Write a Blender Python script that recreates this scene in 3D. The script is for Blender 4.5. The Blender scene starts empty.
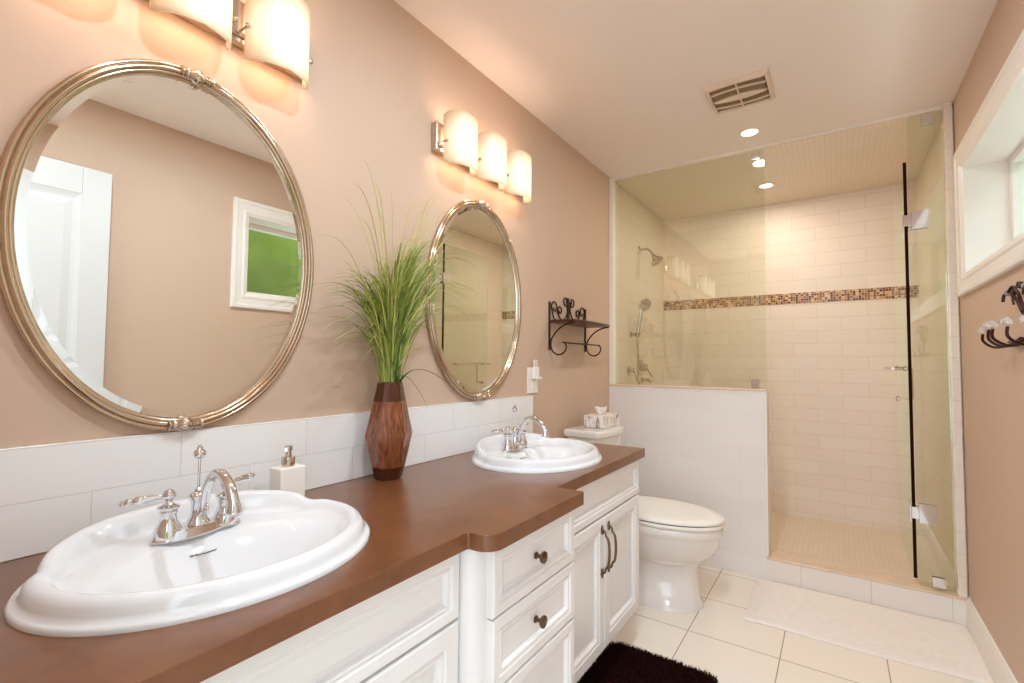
import bpy, bmesh, math, random
from mathutils import Vector, Matrix
S = bpy.context.scene
COL = S.collection
PI = math.pi

# ------------------------------------------------------------ camera
FPX, YAW, PIT, ROL, CX, CH = 479.98, 0.5953, 0.0426, 0.0080, 1.2585, 1.1837
F = Vector((-math.sin(YAW)*math.cos(PIT), math.cos(YAW)*math.cos(PIT), math.sin(PIT)))
R = Vector((math.cos(YAW), math.sin(YAW), 0)); U = R.cross(F)
R2 = R*math.cos(ROL)+U*math.sin(ROL); U2 = U*math.cos(ROL)-R*math.sin(ROL)
cd = bpy.data.cameras.new('camera'); cam = bpy.data.objects.new('camera', cd); COL.objects.link(cam)
cam.matrix_world = Matrix(((R2.x, U2.x, -F.x, CX), (R2.y, U2.y, -F.y, 0), (R2.z, U2.z, -F.z, CH), (0, 0, 0, 1)))
cd.sensor_width = 36; cd.lens = FPX/1024*36; cd.clip_start = 0.02
S.camera = cam

# ------------------------------------------------------------ light and exposure
S.view_settings.view_transform = 'Standard'; S.view_settings.look = 'None'
S.view_settings.gamma = 1; S.view_settings.use_curve_mapping = False
S.view_settings.exposure = 0.10
S.cycles.max_bounces = 14; S.cycles.diffuse_bounces = 8; S.cycles.glossy_bounces = 8
S.cycles.transmission_bounces = 10; S.cycles.transparent_max_bounces = 24
S.cycles.use_denoising = True; S.cycles.sample_clamp_indirect = 8
w = bpy.data.worlds.new('world'); S.world = w; w.use_nodes = True
bg = w.node_tree.nodes['Background']; bg.inputs[0].default_value = (0.76, 0.88, 1.0, 1); bg.inputs[1].default_value = 3.5

def area(name, loc, rot, sx, sy, power, col=(1, 1, 1), portal=False, spread=None):
    l = bpy.data.lights.new(name, 'AREA'); l.shape = 'RECTANGLE'; l.size = sx; l.size_y = sy; l.energy = power; l.color = col
    if portal: l.cycles.is_portal = True
    o = bpy.data.objects.new(name, l); o.location = loc; o.rotation_euler = rot; COL.objects.link(o); return o
def disk(name, loc, r, power, col, spread=PI):
    l = bpy.data.lights.new(name, 'AREA'); l.shape = 'DISK'; l.size = 2*r; l.energy = power; l.color = col; l.spread = spread
    o = bpy.data.objects.new(name, l); o.location = loc; COL.objects.link(o); return o
def bulb(name, loc, r, power, col):
    l = bpy.data.lights.new(name, 'POINT'); l.energy = power; l.color = col; l.shadow_soft_size = r
    o = bpy.data.objects.new(name, l); o.location = loc; COL.objects.link(o); return o
WARM = (1.0, 0.78, 0.65)
DOWN = (1.0, 0.88, 0.75)
COOL = (0.76, 0.89, 1.0)  # tint of the added lamps near the camera
P_SCONCE, P_DOWN = 1.0, 4.2
CAN = [(0.887, 2.83), (0.872, 3.70), (0.95, 0.55), (0.9, 1.30)]  # last two are added out of view to brighten the near room

W, D, H, DB = 1.738, 3.015, 2.44, 4.17          # room width, shower face, ceiling, shower back wall
YB = -0.03                                      # wall behind the camera
DX0, DX1, DH = 0.86, 1.66, 2.10                 # doorway behind the camera
area('portal_doorway', ((DX0+DX1)/2, YB-0.13, DH/2), (PI/2, 0, PI), DX1-DX0, DH, 1, portal=True)
area('portal_window', (W+0.19, 2.18, 1.83), (0, PI/2, 0), 0.5, 1.4, 1, portal=True)
for i, (x, y) in enumerate(CAN): disk('downlight', (x, y, H-0.012 if y < D else H-0.027), 0.04, P_DOWN*(2.7 if y < 2 else 1.25 if y > D else 1.0), COOL if y < 2 else DOWN)  # the cool pair nearest the camera is added fill light

# ------------------------------------------------------------ materials
def lin(c):
    return tuple(((v/255)/12.92 if v/255 <= .04045 else (((v/255)+.055)/1.055)**2.4) for v in c)
MATS = {}
def mat(name, col, rough=0.5, metal=0.0, noise=0.0, nscale=8.0, bump=0.0, bscale=60.0, spec=0.5, coat=0.0, emit=None, estr=0):
    m = bpy.data.materials.new(name); m.use_nodes = True; nt = m.node_tree; N = nt.nodes; L = nt.links
    b = N['Principled BSDF']; col = lin(col)
    b.inputs['Base Color'].default_value = (*col, 1); b.inputs['Roughness'].default_value = rough
    b.inputs['Metallic'].default_value = metal; b.inputs['Specular IOR Level'].default_value = spec
    b.inputs['Coat Weight'].default_value = coat; b.inputs['Coat Roughness'].default_value = 0.05
    tc = N.new('ShaderNodeTexCoord')
    nz = N.new('ShaderNodeTexNoise'); nz.inputs['Scale'].default_value = nscale; nz.inputs['Detail'].default_value = 5
    L.new(tc.outputs['Object'], nz.inputs['Vector'])
    r = N.new('ShaderNodeMixRGB'); r.blend_type = 'MULTIPLY'; r.inputs[0].default_value = 1
    cr = N.new('ShaderNodeValToRGB'); n = noise if noise else 0.02
    cr.color_ramp.elements[0].position = .3; cr.color_ramp.elements[1].position = .7
    cr.color_ramp.elements[0].color = (1-n, 1-n, 1-n, 1); cr.color_ramp.elements[1].color = (1, 1, 1, 1)
    L.new(nz.outputs['Fac'], cr.inputs[0]); r.inputs[1].default_value = (*col, 1); L.new(cr.outputs[0], r.inputs[2])
    L.new(r.outputs[0], b.inputs['Base Color'])
    if bump:
        n2 = N.new('ShaderNodeTexNoise'); n2.inputs['Scale'].default_value = bscale; n2.inputs['Detail'].default_value = 3
        L.new(tc.outputs['Object'], n2.inputs['Vector'])
        bp = N.new('ShaderNodeBump'); bp.inputs['Strength'].default_value = bump; bp.inputs['Distance'].default_value = 0.002
        L.new(n2.outputs['Fac'], bp.inputs['Height']); L.new(bp.outputs[0], b.inputs['Normal'])
    if emit:
        b.inputs['Emission Color'].default_value = (*emit, 1); b.inputs['Emission Strength'].default_value = estr
    MATS[name] = m; return m

def tile_mat(name, axes, tw, th, off, c1, c2, grout, gw=0.003, rough=0.15, org=(0, 0), bump=0.4, spec=0.5):
    """running-bond or stacked tile; axes picks which world axes run along and up the wall"""
    m = bpy.data.materials.new(name); m.use_nodes = True; nt = m.node_tree; N = nt.nodes; L = nt.links
    b = N['Principled BSDF']; b.inputs['Roughness'].default_value = rough; b.inputs['Specular IOR Level'].default_value = spec
    g = N.new('ShaderNodeNewGeometry'); sp = N.new('ShaderNodeSeparateXYZ'); cb = N.new('ShaderNodeCombineXYZ')
    L.new(g.outputs['Position'], sp.inputs[0])
    for k in range(2):
        a = N.new('ShaderNodeMath'); a.operation = 'SUBTRACT'; a.inputs[1].default_value = org[k]-20*(tw, th)[k]
        L.new(sp.outputs['XYZ'.index(axes[k])], a.inputs[0]); L.new(a.outputs[0], cb.inputs[k])
    br = N.new('ShaderNodeTexBrick'); br.offset = off; br.offset_frequency = 2; br.squash = 1
    br.inputs['Scale'].default_value = 1; br.inputs['Brick Width'].default_value = tw; br.inputs['Row Height'].default_value = th
    br.inputs['Mortar Size'].default_value = gw/2; br.inputs['Mortar Smooth'].default_value = .3; br.inputs['Bias'].default_value = 0
    br.inputs['Color1'].default_value = (*lin(c1), 1); br.inputs['Color2'].default_value = (*lin(c2), 1); br.inputs['Mortar'].default_value = (*lin(grout), 1)
    L.new(cb.outputs[0], br.inputs['Vector']); L.new(br.outputs['Color'], b.inputs['Base Color'])
    bp = N.new('ShaderNodeBump'); bp.invert = True; bp.inputs['Strength'].default_value = bump; bp.inputs['Distance'].default_value = 0.0015
    L.new(br.outputs['Fac'], bp.inputs['Height'])
    nz = N.new('ShaderNodeTexNoise'); nz.inputs['Scale'].default_value = 9; L.new(g.outputs['Position'], nz.inputs['Vector'])
    b2 = N.new('ShaderNodeBump'); b2.inputs['Strength'].default_value = .25; b2.inputs['Distance'].default_value = .004
    L.new(nz.outputs['Fac'], b2.inputs['Height']); L.new(bp.outputs[0], b2.inputs['Normal']); L.new(b2.outputs[0], b.inputs['Normal'])
    MATS[name] = m; return m

def mosaic_mat(name, axes, t, org):
    m = bpy.data.materials.new(name); m.use_nodes = True; nt = m.node_tree; N = nt.nodes; L = nt.links
    b = N['Principled BSDF']; b.inputs['Roughness'].default_value = .15
    g = N.new('ShaderNodeNewGeometry'); sp = N.new('ShaderNodeSeparateXYZ'); L.new(g.outputs['Position'], sp.inputs[0])
    cell = N.new('ShaderNodeCombineXYZ'); edge = []
    for k in range(2):
        a = N.new('ShaderNodeMath'); a.operation = 'SUBTRACT'; a.inputs[1].default_value = org[k]-3; L.new(sp.outputs['XYZ'.index(axes[k])], a.inputs[0])
        d = N.new('ShaderNodeMath'); d.operation = 'DIVIDE'; d.inputs[1].default_value = t; L.new(a.outputs[0], d.inputs[0])
        fl = N.new('ShaderNodeMath'); fl.operation = 'FLOOR'; L.new(d.outputs[0], fl.inputs[0]); L.new(fl.outputs[0], cell.inputs[k])
        fr = N.new('ShaderNodeMath'); fr.operation = 'FRACT'; L.new(d.outputs[0], fr.inputs[0])
        s = N.new('ShaderNodeMath'); s.operation = 'SUBTRACT'; s.inputs[1].default_value = .5; L.new(fr.outputs[0], s.inputs[0])
        ab = N.new('ShaderNodeMath'); ab.operation = 'ABSOLUTE'; L.new(s.outputs[0], ab.inputs[0]); edge.append(ab)
    mx = N.new('ShaderNodeMath'); mx.operation = 'MAXIMUM'; L.new(edge[0].outputs[0], mx.inputs[0]); L.new(edge[1].outputs[0], mx.inputs[1])
    gt = N.new('ShaderNodeMath'); gt.operation = 'GREATER_THAN'; gt.inputs[1].default_value = .43; L.new(mx.outputs[0], gt.inputs[0])
    wn = N.new('ShaderNodeTexWhiteNoise'); wn.noise_dimensions = '2D'; L.new(cell.outputs[0], wn.inputs['Vector'])
    cr = N.new('ShaderNodeValToRGB'); cr.color_ramp.interpolation = 'CONSTANT'
    cs = [(0, (84, 42, 22)), (.18, (150, 92, 50)), (.36, (196, 148, 98)), (.55, (120, 62, 32)), (.68, (222, 190, 150)), (.82, (168, 118, 74)), (.93, (60, 30, 20))]
    e = cr.color_ramp.elements
    while len(e) < len(cs): e.new(.5)
    for q, (p_, c) in zip(e, cs): q.position = p_; q.color = (*lin(c), 1)
    L.new(wn.outputs['Value'], cr.inputs[0])
    mix = N.new('ShaderNodeMixRGB'); L.new(gt.outputs[0], mix.inputs[0]); L.new(cr.outputs[0], mix.inputs[1]); mix.inputs[2].default_value = (*lin((205, 185, 160)), 1)
    L.new(mix.outputs[0], b.inputs['Base Color']); return m

def glass_mat(name, tint, f0=0.06, rough=0.0):
    """thin architectural glass: tinted see-through with an angle-dependent mirror reflection"""
    m = bpy.data.materials.new(name); m.use_nodes = True; nt = m.node_tree; N = nt.nodes; L = nt.links
    N.remove(N['Principled BSDF']); out = N['Material Output']
    t = N.new('ShaderNodeBsdfTransparent'); t.inputs[0].default_value = (*tint, 1)
    gl = N.new('ShaderNodeBsdfGlossy'); gl.inputs['Roughness'].default_value = rough; gl.inputs['Color'].default_value = (.95, 1, .95, 1)
    lw = N.new('ShaderNodeLayerWeight'); lw.inputs['Blend'].default_value = .5
    p = N.new('ShaderNodeMath'); p.operation = 'POWER'; p.inputs[1].default_value = 5; L.new(lw.outputs['Facing'], p.inputs[0])
    a = N.new('ShaderNodeMath'); a.operation = 'MULTIPLY_ADD'; a.inputs[1].default_value = 1-f0; a.inputs[2].default_value = f0; L.new(p.outputs[0], a.inputs[0])
    mx = N.new('ShaderNodeMixShader'); L.new(a.outputs[0], mx.inputs[0]); L.new(t.outputs[0], mx.inputs[1]); L.new(gl.outputs[0], mx.inputs[2])
    L.new(mx.outputs[0], out.inputs[0]); return m

def wood_vase_mat():
    m = mat('vase_wood', (128, 68, 36), .18, .25, coat=.6); nt = m.node_tree; N = nt.nodes; L = nt.links
    tc = N.new('ShaderNodeTexCoord'); mp = N.new('ShaderNodeMapping'); mp.inputs['Scale'].default_value = (80, 80, 4)
    L.new(tc.outputs['Object'], mp.inputs[0]); nz = N.new('ShaderNodeTexNoise'); nz.inputs['Scale'].default_value = 1.6; nz.inputs['Detail'].default_value = 6
    L.new(mp.outputs[0], nz.inputs['Vector']); cr = N.new('ShaderNodeValToRGB')
    e = cr.color_ramp.elements; e[0].position = .32; e[0].color = (*lin((98, 48, 24)), 1); e[1].position = .7; e[1].color = (*lin((160, 98, 62)), 1)
    L.new(nz.outputs['Fac'], cr.inputs[0]); L.new(cr.outputs[0], N['Principled BSDF'].inputs['Base Color']); return m

def counter_mat():
    m = mat('countertop_laminate', (140, 82, 50), .28, spec=.5, coat=.3); nt = m.node_tree; N = nt.nodes; L = nt.links
    g = N.new('ShaderNodeNewGeometry'); nz = N.new('ShaderNodeTexNoise'); nz.inputs['Scale'].default_value = 14; nz.inputs['Detail'].default_value = 8; nz.inputs['Roughness'].default_value = .65
    L.new(g.outputs['Position'], nz.inputs['Vector']); cr = N.new('ShaderNodeValToRGB')
    e = cr.color_ramp.elements; e[0].position = .3; e[0].color = (*lin((102, 60, 34)), 1); e[1].position = .72; e[1].color = (*lin((126, 78, 46)), 1)
    L.new(nz.outputs['Fac'], cr.inputs[0]); L.new(cr.outputs[0], N['Principled BSDF'].inputs['Base Color'])
    N['Principled BSDF'].inputs['Coat Roughness'].default_value = .2; return m

M_wall = mat('wall_paint', (205, 178, 156), .55, noise=.015, nscale=3, bump=.05, bscale=250, spec=.35)
M_ceil = mat('ceiling_paint', (240, 228, 218), .8, noise=.01)
M_trim = mat('white_trim_paint', (240, 234, 226), .35, noise=.01)
M_door = mat('door_paint', (216, 215, 213), .4, noise=.01)
M_cab = mat('cabinet_paint', (232, 230, 228), .35, noise=.015, nscale=5)
M_porc = mat('porcelain', (228, 229, 231), .08, coat=.5, noise=.01)
M_porc2 = mat('toilet_porcelain', (232, 226, 220), .1, coat=.5, noise=.01)
M_chrome = mat('chrome', (225, 225, 228), .07, 1.0, noise=.02)
M_nickel = mat('brushed_nickel', (206, 192, 176), .18, 1.0, noise=.06, nscale=40)
M_frame = mat('mirror_frame_metal', (204, 184, 162), .17, 1.0, noise=.08, nscale=30)
M_bronze = mat('antique_bronze', (128, 106, 84), .28, 1.0, noise=.3, nscale=60)
M_iron = mat('dark_iron', (62, 30, 20), .4, .6, noise=.2, nscale=50)
M_shelfw = mat('shelf_wood', (74, 36, 22), .35, noise=.3, nscale=40)
M_mirror = mat('mirror_silver', (240, 242, 238), .0, 1.0, noise=.001)
M_dark = mat('dark_void', (60, 50, 44), .8)
M_louvre = mat('vent_mesh', (176, 146, 112), .8)
M_vent = mat('vent_shadow', (96, 70, 46), .8, noise=.1, nscale=200)
M_plastic = mat('white_plastic', (243, 238, 230), .35)
M_screen = mat('brown_glaze', (92, 44, 22), .15, .5, coat=.6, noise=.3, nscale=30)
M_vase = wood_vase_mat()
M_counter = counter_mat()
M_leaf = mat('grass_blade', (128, 148, 50), .5, noise=.35, nscale=25)
M_leaf2 = mat('grass_blade_pale', (190, 190, 104), .5, noise=.25, nscale=25)
M_leaf3 = mat('broad_leaf_green', (58, 96, 34), .4, noise=.3, nscale=25)
M_rug = mat('brown_shag', (44, 14, 8), .95, noise=.3, nscale=60, spec=.1)
M_mat = mat('white_towelling', (250, 243, 237), .95, noise=.06, nscale=40, bump=.8, bscale=300, spec=.1)
M_ink = mat('grey_ink', (70, 66, 66), .5)
M_seal = mat('dark_seal', (38, 20, 10), .9, spec=.05)
M_marble = mat('cream_marble', (232, 208, 182), .2, noise=.12, nscale=12, coat=.3)
M_hall = mat('hall_floor', (205, 190, 170), .6, noise=.1)
M_green = mat('hedge_green', (96, 112, 16), .9, noise=.45, nscale=1.6)
M_tissue = mat('tissue_paper', (250, 240, 234), .9)
M_glow = mat('lamp_diffuser', (255, 250, 240), .5, emit=(1, .93, .82), estr=5)
M_glass = glass_mat('shower_glass', (.935, .95, .90), .095)
M_pane = glass_mat('window_glass', (.95, .97, .93), .04)
M_edge = mat('glass_edge_green', (120, 132, 96), .1, spec=.8)
M_crystal = mat('crystal', (250, 246, 240), .03, 0, spec=1.0); M_crystal.node_tree.nodes['Principled BSDF'].inputs['Transmission Weight'].default_value = .7
M_floor = tile_mat('floor_tile', 'XY', .357, .357, 0, (248, 240, 228), (245, 236, 223), (176, 158, 138), .005, .12, org=(.69, 2.25), bump=.3)
M_splash = tile_mat('backsplash_tile', 'YZ', .315, .1, .5, (240, 239, 238), (237, 236, 235), (224, 221, 218), .003, .12, org=(.495, .816))
M_tback = tile_mat('shower_wall_tile', 'XZ', .30, .0955, .5, (242, 230, 219), (239, 226, 214), (220, 202, 185), .003, .5, org=(.99, 1.72))
M_tback2 = tile_mat('shower_wall_tile_low', 'XZ', .30, .0955, .5, (242, 230, 219), (239, 226, 214), (220, 202, 185), .003, .5, org=(.99, 1.635))
M_tside = tile_mat('shower_side_tile', 'YZ', .30, .0955, .5, (240, 229, 213), (237, 225, 208), (220, 205, 184), .003, .4, org=(3.1, 1.72))
M_thalf = tile_mat('half_wall_tile', 'XZ', .315, .1, .5, (238, 234, 230), (235, 230, 226), (231, 225, 219), .003, .2, org=(.0, .016))
M_tcurb = tile_mat('curb_tile', 'XZ', .30, .2, 0, (238, 232, 226), (235, 229, 222), (205, 195, 184), .003, .15, org=(1.08, -.03))
M_tsmall = tile_mat('shower_ceiling_mosaic', 'XY', .026, .026, 0, (232, 220, 200), (229, 215, 195), (221, 206, 184), .004, .3, org=(0, 0))
M_tfloor = tile_mat('shower_floor_mosaic', 'XY', .026, .026, 0, (232, 217, 196), (228, 212, 190), (220, 203, 180), .004, .3, org=(0, 0))
M_mosX = mosaic_mat('mosaic_band', 'XZ', .0167, (0, 1.635))
M_mosY = mosaic_mat('mosaic_band_side', 'YZ', .0167, (0, 1.635))

def shade_mat():
    m = mat('frosted_shade', (205, 180, 150), .4); nt = m.node_tree; N = nt.nodes; L = nt.links; b = N['Principled BSDF']
    tc = N.new('ShaderNodeTexCoord'); sp = N.new('ShaderNodeSeparateXYZ'); L.new(tc.outputs['Object'], sp.inputs[0])
    # glow of the bulb behind the frosted glass: hottest at the bulb, falling off towards top and bottom edges
    d = N.new('ShaderNodeVectorMath'); d.operation = 'SUBTRACT'; d.inputs[1].default_value = (.055, 0, -.012); L.new(tc.outputs['Object'], d.inputs[0])
    s = N.new('ShaderNodeVectorMath'); s.operation = 'MULTIPLY'; s.inputs[1].default_value = (1, 1, 1); L.new(d.outputs[0], s.inputs[0])
    ln = N.new('ShaderNodeVectorMath'); ln.operation = 'LENGTH'; L.new(s.outputs[0], ln.inputs[0])
    mr = N.new('ShaderNodeMapRange'); mr.inputs['From Min'].default_value = .055; mr.inputs['From Max'].default_value = .145
    mr.inputs['To Min'].default_value = 1; mr.inputs['To Max'].default_value = 0; mr.interpolation_type = 'SMOOTHSTEP'; L.new(ln.outputs['Value'], mr.inputs[0])
    cr = N.new('ShaderNodeValToRGB'); cr.color_ramp.elements[0].color = (1, .62, .34, 1); cr.color_ramp.elements[1].color = (1, .88, .66, 1); L.new(mr.outputs[0], cr.inputs[0])
    st = N.new('ShaderNodeMapRange'); st.inputs['To Min'].default_value = .12; st.inputs['To Max'].default_value = .85; L.new(mr.outputs[0], st.inputs[0])
    wv = N.new('ShaderNodeTexNoise'); wv.inputs['Scale'].default_value = 90; mp = N.new('ShaderNodeMapping'); mp.inputs['Scale'].default_value = (1, 1.6, .35)
    L.new(tc.outputs['Object'], mp.inputs[0]); L.new(mp.outputs[0], wv.inputs['Vector'])
    mu = N.new('ShaderNodeMath'); mu.operation = 'MULTIPLY_ADD'; mu.inputs[1].default_value = .25; mu.inputs[2].default_value = .88; L.new(wv.outputs['Fac'], mu.inputs[0])
    m2 = N.new('ShaderNodeMath'); m2.operation = 'MULTIPLY'; L.new(st.outputs[0], m2.inputs[0]); L.new(mu.outputs[0], m2.inputs[1])
    L.new(cr.outputs[0], b.inputs['Emission Color']); L.new(m2.outputs[0], b.inputs['Emission Strength']); return m
M_shade = shade_mat()

def tissuebox_mat():
    m = mat('tissue_box_print', (240, 232, 224), .6); nt = m.node_tree; N = nt.nodes; L = nt.links
    tc = N.new('ShaderNodeTexCoord'); mp = N.new('ShaderNodeMapping'); mp.inputs['Scale'].default_value = (28, 28, 12); mp.inputs['Rotation'].default_value = (.5, .4, 0)
    L.new(tc.outputs['Object'], mp.inputs[0]); v = N.new('ShaderNodeTexNoise'); v.inputs['Scale'].default_value = 1.3; v.inputs['Distortion'].default_value = 1.5
    L.new(mp.outputs[0], v.inputs['Vector']); cr = N.new('ShaderNodeValToRGB'); e = cr.color_ramp.elements
    e[0].position = .36; e[0].color = (*lin((168, 160, 152)), 1); e[1].position = .5; e[1].color = (*lin((242, 234, 228)), 1)
    L.new(v.outputs['Fac'], cr.inputs[0]); L.new(cr.outputs[0], N['Principled BSDF'].inputs['Base Color']); return m
M_tbox = tissuebox_mat()

# ------------------------------------------------------------ mesh helpers
def new(): return bmesh.new()
def wloc(o):
    v = Vector((0, 0, 0))
    while o: v += o.location; o = o.parent
    return v
def obj(name, bm, m, parent=None, smooth=False, bevel=0, subsurf=0, angle=None, mats=None):
    me = bpy.data.meshes.new(name)
    bmesh.ops.recalc_face_normals(bm, faces=bm.faces[:])
    o = bpy.data.objects.new(name, me)
    if parent: off = wloc(parent)
    else:
        xs = [v.co for v in bm.verts]
        off = Vector(((min(v.x for v in xs)+max(v.x for v in xs))/2, (min(v.y for v in xs)+max(v.y for v in xs))/2, min(v.z for v in xs)))
        o.location = off
    bmesh.ops.translate(bm, verts=bm.verts[:], vec=-off)
    if smooth:
        for f in bm.faces: f.smooth = True
        a = math.radians(angle or 40)
        for e in bm.edges:
            if len(e.link_faces) == 2 and e.calc_face_angle(0) > a: e.smooth = False
    bm.to_mesh(me); bm.free()
    for q in (mats or [m]): me.materials.append(q)
    if parent: o.parent = parent
    COL.objects.link(o)
    if bevel:
        b = o.modifiers.new('bevel', 'BEVEL'); b.width = bevel; b.segments = 3; b.limit_method = 'ANGLE'; b.angle_limit = math.radians(40)
        for f in me.polygons: f.use_smooth = True
        wn = o.modifiers.new('wn', 'WEIGHTED_NORMAL'); wn.keep_sharp = True
    if subsurf:
        s = o.modifiers.new('sub', 'SUBSURF'); s.levels = subsurf; s.render_levels = subsurf
    return o
def thing(name, label, cat, loc, group=None):
    o = bpy.data.objects.new(name, None); o.location = loc; o.empty_display_size = .05; COL.objects.link(o)
    o['label'] = label; o['category'] = cat
    if group: o['group'] = group
    return o
def tag(o, label, cat, group=None, kind=None):
    o['label'] = label; o['category'] = cat
    if group: o['group'] = group
    if kind: o['kind'] = kind
    return o
def struct(name, bm, m, parent=None, **k):
    o = obj(name, bm, m, parent, **k)
    if not parent: o['kind'] = 'structure'
    return o
def dup(root, loc, label, group=None):
    r = root.copy(); r.location = loc; COL.objects.link(r); r['label'] = label
    if group: r['group'] = group
    for ch in list(root.children):
        c = ch.copy(); COL.objects.link(c); c.parent = r
        for g in list(ch.children):
            d = g.copy(); COL.objects.link(d); d.parent = c
    return r
def box(bm, x0, x1, y0, y1, z0, z1, mi=0):
    v = [bm.verts.new((x, y, z)) for x in (x0, x1) for y in (y0, y1) for z in (z0, z1)]
    for f in ((0, 1, 3, 2), (4, 6, 7, 5), (0, 4, 5, 1), (2, 3, 7, 6), (0, 2, 6, 4), (1, 5, 7, 3)):
        fc = bm.faces.new([v[i] for i in f]); fc.material_index = mi
    return bm
def B(*a): return box(new(), *a)
def prism(bm, pts, z0, z1, axis='z'):
    def P(a, b, c): return {'z': (a, b, c), 'x': (c, a, b), 'y': (a, c, b)}[axis]
    lo = [bm.verts.new(P(a, b, z0)) for a, b in pts]; hi = [bm.verts.new(P(a, b, z1)) for a, b in pts]
    bm.faces.new(lo[::-1]); bm.faces.new(hi); n = len(pts)
    for i in range(n): bm.faces.new((lo[i], lo[(i+1) % n], hi[(i+1) % n], hi[i]))
    return bm
def loft(bm, rings, cap0=True, cap1=True, closed=True, mi=0):
    R_ = [[bm.verts.new(p) for p in r] for r in rings]
    n = len(R_[0])
    for a, b in zip(R_, R_[1:]):
        for i in range(n if closed else n-1):
            j = (i+1) % n; f = bm.faces.new((a[i], a[j], b[j], b[i])); f.material_index = mi
    if cap0: bm.faces.new(R_[0][::-1])
    if cap1: bm.faces.new(R_[-1])
    return bm
def basis(d):
    d = Vector(d).normalized(); u = d.orthogonal().normalized(); return d, u, d.cross(u)
def lathe(bm, prof, c=(0, 0, 0), axis=(0, 0, 1), segs=32, cap=True):
    """prof: (radius, distance along axis)"""
    d = Vector(axis).normalized()
    u = Vector((1, 0, 0)) if abs(d.x) < .9 else Vector((0, 0, 1)); u = (u-d*u.dot(d)).normalized(); v = d.cross(u); c = Vector(c)
    rings = [[c+d*h+u*(max(r, 1e-5)*math.cos(2*PI*i/segs))+v*(max(r, 1e-5)*math.sin(2*PI*i/segs)) for i in range(segs)] for r, h in prof]
    return loft(bm, rings, cap, cap)
def smooth_path(pts, n=8, closed=False):
    P = [Vector(p) for p in pts]; out = []; N = len(P)
    rng = range(N if closed else N-1)
    for i in rng:
        g = (lambda k: P[k % N]) if closed else (lambda k: P[max(0, min(N-1, k))])
        a, b, c, d = g(i-1), g(i), g(i+1), g(i+2)
        for k in range(n):
            t = k/n; out.append(.5*((2*b)+(c-a)*t+(2*a-5*b+4*c-d)*t*t+(3*b-a-3*c+d)*t**3))
    if not closed: out.append(P[-1])
    return out
def tube(bm, pts, r, segs=10, closed=False, sm=8, flat=1.0):
    P = smooth_path(pts, sm, closed) if sm else [Vector(p) for p in pts]
    n = len(P); rr = [r(i/(n-1)) if callable(r) else r for i in range(n)]
    T = [(P[(i+1) % n]-P[i-1]).normalized() if closed else (P[min(i+1, n-1)]-P[max(i-1, 0)]).normalized() for i in range(n)]
    u = T[0].orthogonal().normalized(); rings = []
    for i in range(n):
        u = (u-T[i]*u.dot(T[i])); u = u.normalized() if u.length > 1e-6 else T[i].orthogonal().normalized(); v = T[i].cross(u)
        rings.append([P[i]+u*(rr[i]*math.cos(2*PI*k/segs))+v*(rr[i]*flat*math.sin(2*PI*k/segs)) for k in range(segs)])
    if closed: rings.append(rings[0]); R_ = [[bm.verts.new(p) for p in q] for q in rings[:-1]]; R_.append(R_[0])
    else: R_ = [[bm.verts.new(p) for p in q] for q in rings]
    for a, b in zip(R_, R_[1:]):
        for k in range(segs):
            j = (k+1) % segs; bm.faces.new((a[k], a[j], b[j], b[k]))
    if not closed: bm.faces.new(R_[0][::-1]); bm.faces.new(R_[-1])
    return bm
def ball(bm, c, r, sx=1, sy=1, sz=1, seg=20):
    bmesh.ops.create_uvsphere(bm, u_segments=seg, v_segments=seg//2, radius=r, matrix=Matrix.Translation(c) @ Matrix.Diagonal((sx, sy, sz, 1))); return bm
def panel(bm, y0, y1, z0, z1, x, rings, sgn=1, thick=.02):
    """a moulded slab facing sgn*x: rings are (inset, height out of the face)"""
    def ring(i, h): return [(x+sgn*h, y0+i, z0+i), (x+sgn*h, y1-i, z0+i), (x+sgn*h, y1-i, z1-i), (x+sgn*h, y0+i, z1-i)]
    loft(bm, [ring(0, -thick)]+[ring(i, h) for i, h in rings], True, True); return bm
DOORP = [(0, -.004), (.004, 0), (.040, 0), (.044, -.005), (.049, -.002), (.055, -.003), (.060, -.013), (.066, -.014), (.074, -.012)]
DRAWP = [(0, -.004), (.004, 0), (.024, 0), (.028, -.005), (.032, -.002), (.037, -.003), (.041, -.012), (.046, -.013), (.052, -.011)]

# ------------------------------------------------------------ the room
struct('floor', B(-.1, W+.1, -.15, D+.03, -.05, 0), M_floor)
struct('ceiling', B(-.1, W+.3, -.15, D+.035, H, H+.06), M_ceil)
struct('wall_left', B(-.1, 0, -.15, DB+.1, 0, H), M_wall)
# right wall round the window opening
WY0, WY1, WZ0, WZ1 = 1.495, 2.865, 1.585, 2.070
bm = new()
box(bm, W, W+.2, -.15, WY0, 0, H); box(bm, W, W+.2, WY1, DB+.1, 0, H); box(bm, W, W+.2, WY0, WY1, 0, WZ0); box(bm, W, W+.2, WY0, WY1, WZ1, H)
struct('wall_right', bm, M_wall)
bm = new(); box(bm, -.1, DX0, YB-.12, YB, 0, H); box(bm, DX1, W+.2, YB-.12, YB, 0, H); box(bm, DX0, DX1, YB-.12, YB, DH, H)
struct('wall_back', bm, M_wall)
bm = new()   # casing of the doorway behind the camera
for y in (YB,):
    box(bm, DX0-.07, DX0, y, y+.014, 0, DH+.07); box(bm, DX1, DX1+.06, y, y+.014, 0, DH+.07); box(bm, DX0, DX1, y, y+.014, DH, DH+.07)
struct('trim_1', bm, M_trim, bevel=.004)
struct('floor_hall', B(-1.5, 3.5, -4.0, -.15, -.05, -.001), M_hall)
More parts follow.
